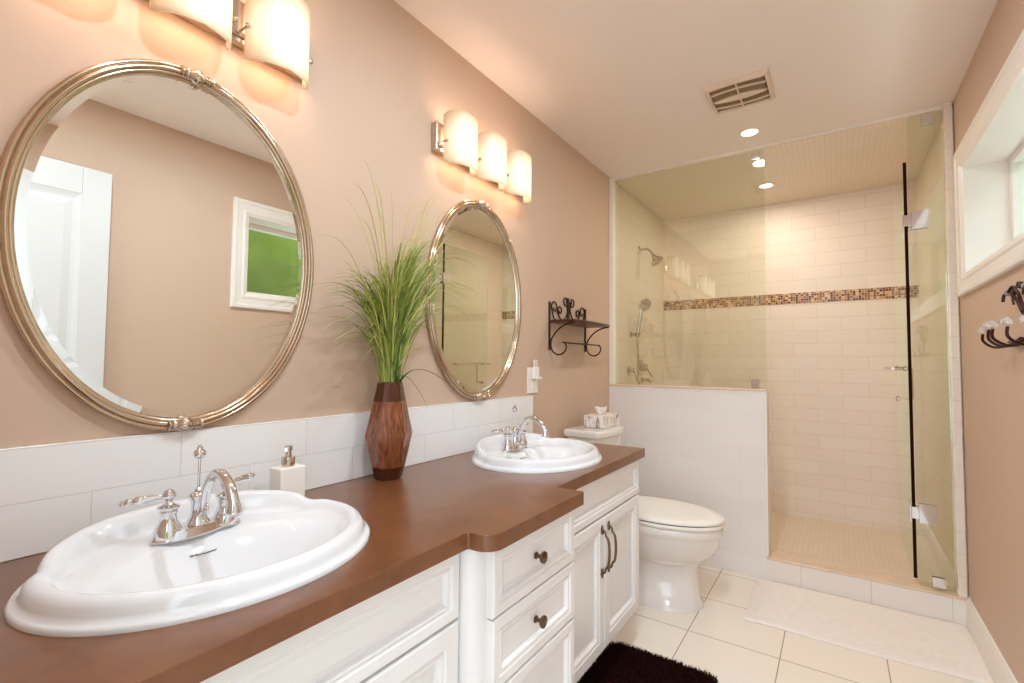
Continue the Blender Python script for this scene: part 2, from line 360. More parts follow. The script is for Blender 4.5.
# baseboards
def baseb(name, x0, x1, y0, y1, side):
    s = 1 if side == 'l' else -1; x = x0
    pts = [(x, 0), (x+s*.013, 0), (x+s*.013, .105), (x+s*.009, .118), (x+s*.007, .128), (x, .133)]
    bm = new(); rings = [[(a, y, z) for a, z in pts] for y in (y0, y1)]; loft(bm, rings); struct(name, bm, M_trim)
baseb('baseboard_right', W, 0, .0, D, 'r'); baseb('baseboard_left', 0, 0, 2.09, D, 'l')

# shower shell
ZH, ZC, XH = 1.043, .125, .93
struct('wall_shower_back', box(B(-.1, W+.2, DB, DB+.1, 1.718, H), -.1, W+.2, DB, DB+.1, .0, 1.637), M_tback)
struct('wall_mosaic', B(.02, W-.02, DB-.002, DB+.05, 1.637, 1.718), M_mosX)
struct('wall_shower_left', B(0, .02, D+.02, DB, .03, H-.02), M_tside)
struct('wall_shower_right', B(W-.02, W, D+.02, DB, .03, H-.02), M_tside)
struct('ceiling_shower', B(0, W, D+.035, DB, H-.018, H+.06), M_tsmall)
struct('floor_shower', B(0, W, D+.11, DB, .0, .062), M_tfloor)
struct('wall_half', B(0, XH-.012, D, D+.12, 0, ZH-.012), M_thalf)
struct('trim_2', B(-.0, XH-.002, D-.006, D+.126, ZH-.012, ZH), M_marble, bevel=.003)           # cap of the half wall
struct('trim_3', B(XH-.012, XH, D-.001, D+.12, ZC, ZH-.012), M_trim, bevel=.002)                # its end strip
struct('trim_4', B(XH-.012, W-.013, D, D+.12, 0, ZC-.012), M_tcurb)                                  # curb
struct('trim_5', B(XH-.012, W-.008, D-.005, D+.125, ZC-.012, ZC), M_marble, bevel=.003)              # curb cap
bm = new(); box(bm, 0, .028, D, D+.05, ZH, H); struct('trim_6', bm, M_trim, bevel=.002)
bm = new(); box(bm, W-.036, W-.006, D, D+.05, ZC, H); struct('trim_7', bm, tile_mat('jamb_tile', 'XZ', .3, .1, 0, (238, 228, 214), (234, 224, 211), (218, 206, 190), .003, .08, org=(0, .02)), bevel=.002)
struct('trim_8', B(.028, W-.036, D+.028, D+.036, H-.012, H-.0), M_trim)

# ------------------------------------------------------------ window and its view
wd = bpy.data.objects.new('window_1', None); wd.location = (W, 2.18, WZ0); COL.objects.link(wd); wd['kind'] = 'structure'
CW = .088
def casing_ring(inset_out, x, y0, y1, z0, z1):
    i = inset_out; return [(x, y0-i, z0-i), (x, y1+i, z0-i), (x, y1+i, z1+i), (x, y0-i, z1+i)]
bm = new(); prof = [(CW, 0), (CW, .012), (CW-.004, .018), (CW-.02, .019), (CW-.026, .014), (.03, .012), (.022, .016), (.012, .015), (.004, .008), (0, .006), (-.0065, .004), (-.0065, -.02)]
loft(bm, [casing_ring(i, W-h, WY0, WY1, WZ0, WZ1) for i, h in prof], False, False)
obj('casing', bm, M_trim, wd)
bm = new(); t = .006   # reveal lining
box(bm, W+.006, W+.2, WY0, WY0+t, WZ0, WZ1); box(bm, W+.006, W+.2, WY1-t, WY1, WZ0, WZ1)
box(bm, W+.006, W+.2, WY0+t, WY1-t, WZ1-t, WZ1); box(bm, W+.006, W+.2, WY0+t, WY1-t, WZ0, WZ0+t)
obj('reveal', bm, M_trim, wd)
bm = new(); fx0, fx1, fw = W+.14, W+.19, .042
box(bm, fx0, fx1, WY0+t, WY0+t+fw, WZ0+t, WZ1-t); box(bm, fx0, fx1, WY1-t-fw, WY1-t, WZ0+t, WZ1-t)
box(bm, fx0, fx1, WY0+t+fw, WY1-t-fw, WZ0+t, WZ0+t+.03); box(bm, fx0, fx1, WY0+t+fw, WY1-t-fw, WZ1-t-.03, WZ1-t)
obj('window_frame', bm, M_trim, wd, bevel=.004)
obj('pane', B(fx0+.02, fx0+.026, WY0+t+fw, WY1-t-fw, WZ0+t+.03, WZ1-t-.03), M_pane, wd)
# planted bank outside
random.seed(3); bm = new(); nx, ny = 26, 60
g = [[bm.verts.new((W+1.1+2.6*i/nx+random.uniform(-.05, .05), -2+12*j/ny+random.uniform(-.06, .06), .6+3.6*i/nx+random.uniform(-.07, .07))) for j in range(ny+1)] for i in range(nx+1)]
for i in range(nx):
    for j in range(ny): bm.faces.new((g[i][j], g[i+1][j], g[i+1][j+1], g[i][j+1]))
tag(obj('hedge', bm, M_green, smooth=True, angle=180), 'bright green planted bank outside the window', 'hedge', kind='stuff')

# ------------------------------------------------------------ open white door against the right wall
dr = bpy.data.objects.new('door_1', None); dr.location = (W-.06, .04, 0); COL.objects.link(dr); dr['kind'] = 'structure'
dx, dy0, dy1, dz1 = W-.045, .045, .815, 2.085
bm = new(); box(bm, dx, dx+.03, dy0, dy1, .01, dz1)
obj('door_slab', bm, M_door, dr)
bm = new()
PP = [(0, .0), (.005, .008), (.02, .009), (.03, .002), (.05, .001), (.075, .006)]
# stiles and rails stand proud of the sunk panels
for (a, b, c, d) in ((dy0, dy0+.11, .01, dz1), (dy1-.11, dy1, .01, dz1), (dy0+.11, dy1-.11, dz1-.13, dz1), (dy0+.11, dy1-.11, .95, 1.07), (dy0+.11, dy1-.11, .01, .2)):
    box(bm, dx-.012, dx, a, b, c, d)
obj('stile_and_rail', bm, M_door, dr, bevel=.003)
for (c, d) in ((1.07, dz1-.13), (.2, .95)):
    bm = new(); loft(bm, [[(dx-h, dy0+.11+i, c+i), (dx-h, dy1-.11-i, c+i), (dx-h, dy1-.11-i, d-i), (dx-h, dy0+.11+i, d-i)] for i, h in ((0, 0), (.0, .010), (.018, .004), (.03, .002), (.06, .009), (.065, .009))])
    obj('door_panel', bm, M_door, dr)
bm = new(); lathe(bm, [(.026, 0), (.026, .004), (.010, .008), (.010, .03), (.024, .036), (.028, .05), (.022, .06), (0, .063)], (dx-.012, dy1-.06, .95), (-1, 0, 0), 24)
obj('door_knob', bm, M_nickel, dr, smooth=True)

# ------------------------------------------------------------ vanity
ZT = .816; TH = .036
XF, XB, XR = .593, .655, .566
YN1, YN2, YE = .820, 1.266, 2.055
def arc(cx, cy, r, a0, a1, n=8): return [(cx+r*math.cos(math.radians(a0+(a1-a0)*k/n)), cy+r*math.sin(math.radians(a0+(a1-a0)*k/n))) for k in range(n+1)]
pts = [(0.002, YB+.002), (XF, YB+.002), (XF, YN1-.004)]+[(XF+.004, YN1)]+arc(XB-.045, YN1+.045, .045, -90, 0, 24)
pts += [(XB, YN2-.004), (XB-.004, YN2), (XR+.002, YN2+.001), (XR, YN2+.003)]+arc(XR-.006, YE-.006, .006, 0, 90, 4)+[(.002, YE)]
# cut-outs for the basins are modelled by the basins dipping through a ring-shaped top
SINKS = [(.295, .458), (.295, 1.607)]
bm = new(); prism(bm, pts, ZT-TH, ZT)
top = obj('countertop', bm, M_counter, bevel=.0025); tag(top, 'long brown laminate countertop with a bumped-out middle carrying both basins', 'countertop')
cutters = []
for k, (sx, sy) in enumerate(SINKS):   # real holes for the basins
    b = new(); prism(b, [(sx+.02+.19*math.cos(a*PI/24), sy+.235*math.sin(a*PI/24)) for a in range(48)], ZT-TH-.05, ZT+.05)
    me = bpy.data.meshes.new('cut'); bmesh.ops.recalc_face_normals(b, faces=b.faces[:]); b.to_mesh(me); b.free(); c = bpy.data.objects.new('cut', me); COL.objects.link(c); cutters.append(c)
    md = top.modifiers.new('hole', 'BOOLEAN'); md.operation = 'DIFFERENCE'; md.solver = 'EXACT'; md.object = c
dg = bpy.context.evaluated_depsgraph_get(); me2 = bpy.data.meshes.new_from_object(top.evaluated_get(dg))
top.modifiers.clear(); top.data = me2
for p_ in me2.polygons: p_.use_smooth = False
if 'custom_normal' in me2.attributes: me2.attributes.remove(me2.attributes['custom_normal'])
for c in cutters: bpy.data.objects.remove(c)

def knob(parent, x, y, z):
    bm = new(); lathe(bm, [(.009, 0), (.009, .002), (.0055, .004), (.0045, .012), (.0065, .015), (.013, .018), (.0155, .022), (.0145, .026), (.0105, .0275), (.0095, .026), (.004, .027), (0, .028)], (x, y, z), (1, 0, 0), 28)
    return obj('knob', bm, M_bronze, parent, smooth=True, angle=50)
def pull(parent, x, y, z0, z1):
    bm = new(); zm = (z0+z1)/2; h = (z1-z0)/2
    tube(bm, [(x+.004, y, z1), (x+.014, y, z1-.008), (x+.018, y, z1-.022), (x+.027, y, z1-.036), (x+.031, y, zm), (x+.027, y, z0+.036), (x+.018, y, z0+.022), (x+.014, y, z0+.008), (x+.004, y, z0)],
         lambda t: .0036+.0014*math.exp(-((t-.5)/.2)**2), 10)
    for z in (z0, z1):
        ball(bm, (x+.003, y, z), .0075, .7, 1, 1.3, 12); ball(bm, (x+.004, y, z+(.012 if z == z0 else -.012)), .006, .9, 1, 1.2, 12); ball(bm, (x+.004, y, z+(-.009 if z == z0 else .009)), .005, .8, 1, 1.2, 12)
    return obj('door_pull', bm, M_bronze, parent, smooth=True, angle=60)
ZK = .155     # top of the toe space
def sink_cabinet(name, label, y0, y1, xf, ys, pully):
    c = thing(name, label, 'cabinet', (xf/2, (y0+y1)/2, 0))
    bm = new(); xb = xf-.02
    box(bm, .004, xb, y0, y0+.016, ZK, ZT-TH-.001); box(bm, .004, xb, y1-.016, y1, ZK, ZT-TH-.001)
    box(bm, .004, xb, y0+.016, y1-.016, ZK, ZK+.016); box(bm, .004, .012, y0+.016, y1-.016, ZK+.016, ZT-TH-.001)
    for a, b in ((y0+.016, ys+.004), (y1-.036, y1-.016)): box(bm, xb-.018, xb, a, b, ZK+.016, ZT-TH-.001)
    box(bm, xb-.018, xb, ys+.004, y1-.036, .755, ZT-TH-.001); box(bm, xb-.018, xb, ys+.004, y1-.036, .60, .65)
    obj('carcass', bm, M_cab, c)
    obj('toe_kick', B(.01, .445, y0+.005, y1-.005, 0, ZK), M_cab, c)
    bm = new(); panel(bm, ys, y1-.004, .630, .774, xf, DRAWP, thick=.019); obj('drawer_front', bm, M_cab, c)
    ym = (ys+y1-.004)/2
    for k, (a, b) in enumerate(((ys, ym-.0015), (ym+.0015, y1-.004))):
        bm = new(); panel(bm, a, b, ZK-.002, .624, xf, DOORP, thick=.019); d = obj('door', bm, M_cab, c)
        pull(d, xf, (b-.028) if k == 0 else (a+.028), .432, .588)
    return c
sink_cabinet('sink_cabinet', 'white painted sink cabinet nearest the camera, under the larger front basin', YB+.01, .824, .572, .03, 0)
sink_cabinet('sink_cabinet', 'white sink cabinet beside the toilet with two doors and curved pulls', 1.270, 2.03, .549, 1.290, 0)
# the bumped-out bank of drawers between them
c = thing('drawer_cabinet', 'white bank of three drawers with round knobs jutting out between the sink cabinets', 'cabinet', (.3, 1.045, 0))
bm = new(); xb = .606; p2 = [(.012, .826), (xb-.034, .826)]+arc(xb-.034, .826+.034, .034, -90, 0, 6)+[(xb, 1.268), (.012, 1.268)]
prism(bm, p2, ZK, ZT-TH-.001); obj('carcass', bm, M_cab, c, smooth=True, angle=30)
obj('toe_kick', B(.02, .445, .83, 1.262, 0, ZK), M_cab, c)
for z0, z1, kb in ((.617, .770, 1), (.458, .613, 1), (ZK, .454, 1)):
    bm = new(); panel(bm, .872, 1.266, z0, z1, .625, DRAWP, thick=.019); d = obj('drawer_front', bm, M_cab, c)
    knob(d, .617, 1.064, (z0+z1)/2)
# tiled splashback along the wall
struct('trim_9', B(0, .010, YB+.003, 2.035, ZT, 1.0195), M_splash, bevel=.002)

# ------------------------------------------------------------ basins
def basin(name, label, cx, cy):
    c = thing(name, label, 'sink', (cx, cy, ZT), 'oval white drop-in basins in the brown countertop')
    n = 120
    prof = [(1.0, .0), (1.0, .006), (.985, .010), (.968, .011), (.955, .018), (.945, .028), (.925, .036), (.895, .040), (.865, .039), (.84, .034), (.825, .028), (.81, .025)]
    rings = []
    def pt(s, th):
        k = 0
        for t0 in (112, 248):
            d = abs((math.degrees(th) % 360)-t0); k = max(k, math.exp(-(d/7.0)**2))
        w_ = max(0, min(1, (.985-s)/.03))*max(0, min(1, (s-.6)/.2))
        s2 = s*(1-.024*k*w_)
        return (cx+.235*s2*math.cos(th), cy+.284*s2*math.sin(th), k*w_)
    for s, z in prof:
        r = []
        for i in range(n):
            x, y, k = pt(s, 2*PI*i/n); q = max(0, min(1, (-math.cos(2*PI*i/n)-.05)/.95)); q = q*q*(3-2*q); p_ = max(0, min(1, (1-s)/.08)) if s > .9 else max(0, min(1, (s-.81)/.08))
            r.append((x, y, ZT+z-.008*k+.026*q*p_))
        rings.append(r)
    def inner(x, y):
        u = (x-cx-.048)/.150; v = (y-cy)/.205; q = math.sqrt(u*u+v*v)
        t = max(0, min(1, (1.0-q)/.95)); t = t*t*(3-2*t)
        sl = max(0, (x-cx+.06))*0.04
        return .024-.003-sl-.125*t**.8
    for k in range(1, 26):
        s = .80*(1-k/26); r = []
        for i in range(n):
            x, y, q = pt(s, 2*PI*i/n)
            x += .0
            e = min(1, k/2.0); r.append((x, y, ZT+inner(x, y)*e+.0235*(1-e)))
        rings.append(r)
    bm = new(); loft(bm, rings, False, True)
    o = obj('bowl', bm, M_porc, c, smooth=True, angle=180)
    # outside of the bowl under the counter
    bm = new(); loft(bm, [[(cx+.02+.185*s*math.cos(2*PI*i/48), cy+.23*s*math.sin(2*PI*i/48), ZT-z) for i in range(48)] for s, z in ((1, -.002), (.97, .05), (.85, .10), (.55, .135), (.15, .142))], False, True)
    obj('bowl_underside', bm, M_porc, c, smooth=True, angle=60)
    bm = new(); lathe(bm, [(.022, 0), (.022, .003), (.016, .004), (.014, .001), (0, .001)], (cx+.048, cy, ZT-.106), (0, 0, 1), 24)
    obj('drain', bm, M_chrome, c, smooth=True)
    # small script maker's mark on the slope before the tap
    bm = new(); pp = []
    for k in range(34):
        t = k/33; y = cy-.030+.048*t; x = cx-.063+.0006*math.sin(t*41+2*math.sin(t*9))*(1 if t > .14 else 2.0); pp.append((x, y, ZT+inner(x, y)+.0022))
    tube(bm, pp, .0009, 5, sm=0); obj('script_mark', bm, M_ink, c)
    return c
sk = basin('sink', 'large oval white basin in the foreground with shell-edged rim and script mark', *SINKS[0])
dup(sk, (SINKS[1][0], SINKS[1][1], ZT), 'oval white basin at the far end of the counter, beside the toilet')

# ------------------------------------------------------------ taps
def tap(cx, cy):
    z = ZT+.0225
    c = thing('faucet', 'two-handled chrome tap on the foreground basin next to the soap dispenser', 'faucet', (cx, cy, z), 'chrome centreset taps')
    bm = new()
    def outline(s, h):
        pts = []
        for i in range(64):
            a = 2*PI*i/64; y = .079*math.cos(a); lob = .0165+.014*abs(math.cos(1.5*math.acos(max(-1, min(1, y/.079)))))
            pts.append((cx+s*lob*math.copysign(abs(math.sin(a))**.7, math.sin(a)), cy+s*y*(1 if s > .99 else 1), z+h))
        return pts
    loft(bm, [outline(1.04, 0), outline(1.04, .003), outline(1.0, .005), outline(.97, .013), outline(.90, .018), outline(.6, .019)])
    obj('base_plate', bm, M_chrome, c, smooth=True, angle=50)
    for s in (-1, 1):
        y = cy+s*.052; bm = new()
        lathe(bm, [(.025, .006), (.024, .014), (.021, .024), (.0155, .034), (.0135, .046), (.0145, .050), (.0155, .052), (.0145, .056), (.0185, .060), (.019, .063), (.012, .066), (.006, .070), (.005, .076), (.0, .077)], (cx, y, z), segs=32)
        h = obj('handle_body', bm, M_chrome, c, smooth=True, angle=50)
        bm = new(); ball(bm, (cx, y, z+.084), .0115)
        dv = Vector((-.35 if s < 0 else -.30, s*1.0, -.08 if s < 0 else .04)).normalized()
        lathe(bm, [(.004, .008), (.0042, .018), (.0055, .024), (.0074, .040), (.0080, .050), (.0066, .053), (.0045, .055), (.0078, .059), (.0074, .065), (.004, .068), (.0055, .072), (.0, .077)], Vector((cx, y, z+.084)), dv, 18)
        obj('lever', bm, M_chrome, h, smooth=True, angle=50)
    bm = new()
    lathe(bm, [(.024, .006), (.024, .014), (.020, .022), (.0145, .032), (.013, .05), (.0135, .062), (.017, .068), (.0185, .073), (.014, .078), (.0, .082)], (cx, cy, z), segs=32)
    obj('spout_body', bm, M_chrome, c, smooth=True, angle=50)
    bm = new()
    tube(bm, [(cx+.008, cy, z+.040), (cx+.022, cy, z+.058), (cx+.034, cy, z+.092), (cx+.058, cy, z+.120), (cx+.092, cy, z+.126), (cx+.122, cy, z+.108), (cx+.137, cy, z+.082), (cx+.139, cy, z+.076)],
         lambda t: .0078+.003*t, 16)
    lathe(bm, [(.011, 0), (.0125, -.004), (.0135, -.012), (.0155, -.02), (.0145, -.0215), (.008, -.021)], (cx+.139, cy, z+.080), segs=24)
    tube(bm, [(cx+.022, cy, z+.062), (cx+.034, cy, z+.060), (cx+.040, cy, z+.050), (cx+.034, cy, z+.042), (cx+.026, cy, z+.046)], .0028, 8)
    obj('spout', bm, M_chrome, c, smooth=True, angle=60)
    bm = new(); tube(bm, [(cx-.002, cy, z+.075), (cx-.002, cy, z+.148)], .0026, 10, sm=2)
    ball(bm, (cx-.002, cy, z+.155), .0115, 1, 1, .95); lathe(bm, [(.006, 0), (.006, .003), (.003, .004), (.004, .008), (0, .010)], (cx-.002, cy, z+.165), segs=14)
    lathe(bm, [(.006, 0), (.0075, .005), (.004, .009), (.0026, .011)], (cx-.002, cy, z+.077), segs=14)
    obj('lift_rod', bm, M_chrome, c, smooth=True)
    return c
tp = tap(.190, .458)
dup(tp, (.188, 1.607, ZT+.0225), 'two-handled chrome tap on the far basin below the light switch')

# ------------------------------------------------------------ soap dispenser
sx, sy = .075, .722
c = thing('soap_dispenser', 'square white soap dispenser with nickel pump behind the front basin', 'soap dispenser', (sx, sy, ZT))
obj('bottle', B(sx-.026, sx+.026, sy-.040, sy+.030, ZT, ZT+.094), M_plastic, c, bevel=.004)
bm = new(); lathe(bm, [(.016, 0), (.0165, .002), (.0165, .022), (.0155, .024), (.0075, .0245), (.0075, .040), (.0095, .041), (.0095, .052), (.0, .053)], (sx, sy-.005, ZT+.094), segs=28)
prism(bm, [(sx-.004, sy-.013), (sx+.022, sy-.029), (sx+.026, sy-.023), (sx+.004, sy-.0)], ZT+.094+.042, ZT+.094+.0515)
obj('pump', bm, M_nickel, c, smooth=True, angle=40)

# ------------------------------------------------------------ vase and grass
vx, vy = .085, 1.047
c = thing('vase', 'faceted brown glazed vase with wood-grain sides standing on the countertop', 'vase', (vx, vy, ZT))
def hexr(r, z, sc=1.0):
    return [(vx+sc*r*.80*math.cos(math.radians(a)), vy+sc*r*math.sin(math.radians(a)), z) for a in (12, 60, 120, 168, 192, 240, 300, 348)]
Hh = .302
R0 = lambda h: (.045+(.080-.045)*min(1, h/.46)**.9) if h < .46 else (.080-(.080-.042)*((h-.46)/.54)**.95)
hs = [0, .03, .13, .46, .80, 1.0]
def vring(h): return hexr(R0(h), ZT+Hh*h)
bm = new(); loft(bm, [vring(h) for h in (.13, .28, .46, .62, .80)], False, False); obj('body', bm, M_vase, c, bevel=.0015)
bm = new(); loft(bm, [hexr(R0(0)*.92, ZT), vring(.02), vring(.13)], True, False); obj('base_band', bm, M_screen, c, bevel=.0015)
bm = new(); loft(bm, [vring(.80), vring(.98), hexr(R0(1)*.98, ZT+Hh), hexr(R0(1)*.84, ZT+Hh), hexr(R0(.6)*.75, ZT+Hh*.7)], False, True); obj('neck_band', bm, M_screen, c, bevel=.0015)

random.seed(11)
def blade(bm, p0, p1, bend, wd_, n=9, side=None, fr=.22):
    """narrow grass blade from p0 arching over to p1"""
    p0 = Vector(p0); p1 = Vector(p1); mid = Vector((p0.x+(p1.x-p0.x)*fr, p0.y+(p1.y-p0.y)*fr, p1.z+bend)); prev = None
    if side is None: g_ = math.radians(47+random.gauss(0, 45)); side = Vector((math.cos(g_), math.sin(g_), 0))
    d = (p1-p0); s = Vector((-d.y, d.x, 0)); s = s.normalized() if s.length > 1e-4 else Vector((0, 1, 0))
    for k in range(n+1):
        t = k/n; P = p0*(1-t)**2+mid*2*t*(1-t)+p1*t*t; w_ = wd_*(1-t)**.6*(.5+min(.5, t*3))+.0003
        sd = side
        a, b, cc = bm.verts.new(P-sd*w_), bm.verts.new(P+Vector((0, 0, -w_*.4))), bm.verts.new(P+sd*w_)
        if prev: bm.faces.new((prev[0], prev[1], b, a)); bm.faces.new((prev[1], prev[2], cc, b))
        prev = (a, b, cc)
gr = thing('artificial_grass', 'tall spray of arching artificial green grass standing in the brown vase', 'plant', (vx, vy, ZT+Hh-.03))
zr = ZT+Hh
def clampx(x): return max(.036, min(.30, x))
for nm, m_, cnt, wd_ in (('grass_blades', M_leaf, 260, .0023), ('pale_blades', M_leaf2, 190, .0019)):
    bm = new()
    for k in range(cnt):
        a = random.uniform(0, 2*PI); rr = random.uniform(.0, .03)
        p0 = (vx+rr*.6*math.cos(a), vy+rr*math.sin(a), zr-.05)
        # two plumes: a bushy one leaning to the near side and a taller one on the far side, both arching over
        if random.random() < .45: cy_, top = vy-.125, 1.50
        else: cy_, top = vy+.125, 1.64
        ey = cy_+random.gauss(0, .125); ez = top-.02-abs(random.gauss(0, .12))-abs(ey-cy_)*.75; ex = clampx(vx+.03+random.gauss(0, .07))
        ey = max(vy-.31, min(vy+.36, ey)); ez = max(ez, 1.17+random.random()*.25)
        blade(bm, p0, (ex, ey, ez), random.uniform(.0, .09)+abs(ey-vy)*.25, wd_*random.uniform(.7, 1.3))
    obj(nm, bm, m_, gr)
bm = new()
for (ex, ey, ez, bd) in ((.08, .975, 1.735, .0), (.09, 1.25, 1.78, -.02), (.07, .93, 1.80, .0), (.12, 1.30, 1.735, .03), (.1, .88, 1.70, .02), (.1, 1.14, 1.74, .0), (.12, .80, 1.64, .06), (.08, .775, 1.52, .10), (.10, .77, 1.45, .12), (.10, .785, 1.40, .10),
    (.15, 1.36, 1.60, .08), (.14, 1.37, 1.50, .10), (.16, 1.34, 1.44, .12), (.13, 1.38, 1.66, .05), (.12, .80, 1.34, .14), (.13, 1.33, 1.36, .14), (.1, .85, 1.26, .15), (.1, 1.02, 1.72, .0), (.1, 1.18, 1.70, .02), (.09, 1.275, 1.80, -.08), (.1, 1.31, 1.745, -.05), (.1, 1.22, 1.76, -.06), (.12, 1.38, 1.69, .0), (.13, 1.40, 1.60, .03), (.12, 1.36, 1.645, .0), (.1, .96, 1.66, .0), (.1, .90, 1.60, .05)):
    blade(bm, (vx, vy+random.uniform(-.02, .02), zr-.05), (ex, ey, ez), bd, .0020, 14, fr=.42)
obj('long_blades', bm, M_leaf2, gr)
for (ex, ey, ez, bd, wd_) in ((.17, 1.13, 1.035, .19, .0055), (.22, 1.19, 1.10, .13, .005), (.10, .93, 1.26, .10, .006), (.10, 1.10, 1.30, .02, .007), (.13, 1.02, 1.34, .02, .006), (.12, 1.20, 1.28, .10, .005)):
    bm = new(); blade(bm, (vx+.01, vy+random.uniform(-.015, .015), zr-.05), (ex, ey, ez), bd, wd_, 14); obj('broad_leaf', bm, M_leaf3, gr)
bm = new()
for k in range(26):
    a = random.uniform(0, 2*PI); blade(bm, (vx+.015*math.cos(a), vy+.02*math.sin(a), zr-.05), (vx+.05*math.cos(a)+.01, vy+.07*math.sin(a)-.01, 1.30+random.uniform(-.05, .12)), .02, .0045, 8)
obj('stem_leaves', bm, M_leaf3, gr)

# ------------------------------------------------------------ oval mirrors
def mirror(label, cy, cz):
    a_, b_ = .302, .405        # centre line of the frame
    c = thing('oval_mirror', label, 'mirror', (0, cy, cz-b_), 'oval mirrors with ribbed metal frames')
    n = 128
    def ell(da, x): return [(x, cy+(a_+da)*math.cos(2*PI*i/n), cz+(b_+da)*math.sin(2*PI*i/n)) for i in range(n)]
    bm = new(); prof = [(.014, .002), (.016, .010), (.0155, .016), (.012, .020), (.008, .0195), (.0065, .0175), (.0045, .021), (.001, .0235), (-.0035, .022), (-.005, .018), (-.0075, .019), (-.011, .017), (-.013, .012), (-.013, .004)]
    R_ = [[bm.verts.new(p) for p in ell(d, x)] for d, x in prof]; R_.append(R_[0])
    for A, B_ in zip(R_, R_[1:]):
        for i in range(n): bm.faces.new((A[i], A[(i+1) % n], B_[(i+1) % n], B_[i]))
    fr = obj('frame', bm, M_frame, c, smooth=True, angle=75)
    bm = new(); loft(bm, [ell(-.008, .004), ell(-.008, .008), ell(-.028, .0105)], True, True)
    obj('mirror_glass', bm, M_mirror, c)
    for s in (-1, 1):
        bm = new(); z = cz+s*(b_+.002); P = [(.009, -.036), (.013, -.034), (.013, -.031), (.008, -.028), (.012, -.025), (.0125, -.021), (.008, -.018), (.011, -.014), (.017, -.005), (.018, 0), (.017, .005), (.011, .014), (.008, .018), (.0125, .021), (.012, .025), (.008, .028), (.013, .031), (.013, .034), (.009, .036)]
        lathe(bm, P, (.0185, cy, z), (0, 1, 0), 24); obj('finial', bm, M_nickel, fr, smooth=True, angle=60)
    return c
mr_ = mirror('large oval mirror above the foreground basin reflecting the white door and window', .497, 1.442)
dup(mr_, (0, 1.593, 1.444-.405), 'oval mirror above the far basin reflecting the glass shower')

# ------------------------------------------------------------ vanity lights
def vanity_light(label, y0, z0):
    c = thing('vanity_light', label, 'wall light', (0, y0, z0), 'three-shade wall lights above the mirrors')
    obj('backplate', B(0, .028, y0-.312, y0+.300, z0-.055, z0+.055), M_nickel, c, bevel=.004)
    obj('lamp_rail', B(.028, .034, y0-.30, y0+.30, z0-.04, z0-.028), M_nickel, c, bevel=.002)
    for k in (-1, 0, 1):
        yc = y0+k*.201; bm = new(); nu, nv = 28, 14; G = []
        for layer in (0, .005):
            g_ = []
            for i in range(nu+1):
                u = math.sin((-1+2*i/nu)*PI/2); y = yc+(.082-layer)*u; x = .036+(.072-layer)*(1-abs(u)**3.2)**(1/1.6)
                au = abs(u); endr = max(0, (au-.93)/.07); zb = z0-.103+.010*endr**2-.004*math.sin(au*PI)
                zt = z0+.100-.012*endr**2
                g_.append([bm.verts.new((x, y, zb+(zt-zb)*j/nv)) for j in range(nv+1)])
            G.append(g_)
        for g_ in G:
            for i in range(nu):
                for j in range(nv): bm.faces.new((g_[i][j], g_[i+1][j], g_[i+1][j+1], g_[i][j+1]))
        A, B_ = G
        for i in range(nu):
            bm.faces.new((A[i][0], A[i+1][0], B_[i+1][0], B_[i][0])); bm.faces.new((A[i][nv], A[i+1][nv], B_[i+1][nv], B_[i][nv]))
        for j in range(nv):
            for i in (0, nu): bm.faces.new((A[i][j], A[i][j+1], B_[i][j+1], B_[i][j]))
        off = Vector((.05, yc, z0)); h = bpy.data.objects.new
        me = bpy.data.meshes.new('glass_shade'); bmesh.ops.recalc_face_normals(bm, faces=bm.faces[:])
        for f in bm.faces: f.smooth = True
        bmesh.ops.translate(bm, verts=bm.verts[:], vec=-off); bm.to_mesh(me); bm.free(); me.materials.append(M_shade)
        so = bpy.data.objects.new('glass_shade', me); so.location = off-c.location; so.parent = c; COL.objects.link(so)
        for s in (-1, 1):
            bm = new(); tube(bm, [(.028, yc+s*.086, z0-.02), (.060, yc+s*.086, z0-.02)], .003, 8, sm=2)
            lathe(bm, [(.0065, 0), (.0065, .004), (.003, .006), (0, .0065)], (.058, yc+s*.086, z0-.02), (1, 0, .0), 14); obj('screw', bm, M_nickel, c, smooth=True)
        bulb('vanity_bulb', (.070, yc, z0), .025, P_SCONCE, WARM)
    return c
vl = vanity_light('three-shade wall light above the foreground mirror, cut off by the top edge', .473, 2.034)
vl2 = vanity_light('three glowing frosted shades on a wall bar above the far mirror', 1.612, 2.034)

# ------------------------------------------------------------ light switch
c = thing('light_switch', 'white double switch plate just above the end of the tiled splashback', 'light switch', (0, 2.04, 1.03))
obj('plate', B(0, .007, 1.990, 2.085, 1.030, 1.158), M_plastic, c, bevel=.002)
bm = new(); box(bm, .007, .028, 2.02, 2.064, 1.10, 1.16); o = obj('night_light', bm, M_plastic, c, bevel=.004)
bm = new(); box(bm, .012, .040, 2.03, 2.070, 1.10, 1.112); obj('sensor', bm, M_plastic, o, bevel=.003)
bm = new(); box(bm, .010, .022, 2.024, 2.060, 1.158, 1.195); obj('lens', bm, mat('frosted_lens', (226, 212, 196), .5), o, bevel=.004)
bm = new(); box(bm, .007, .011, 2.022, 2.055, 1.048, 1.09); obj('rocker', bm, M_plastic, c, bevel=.001)

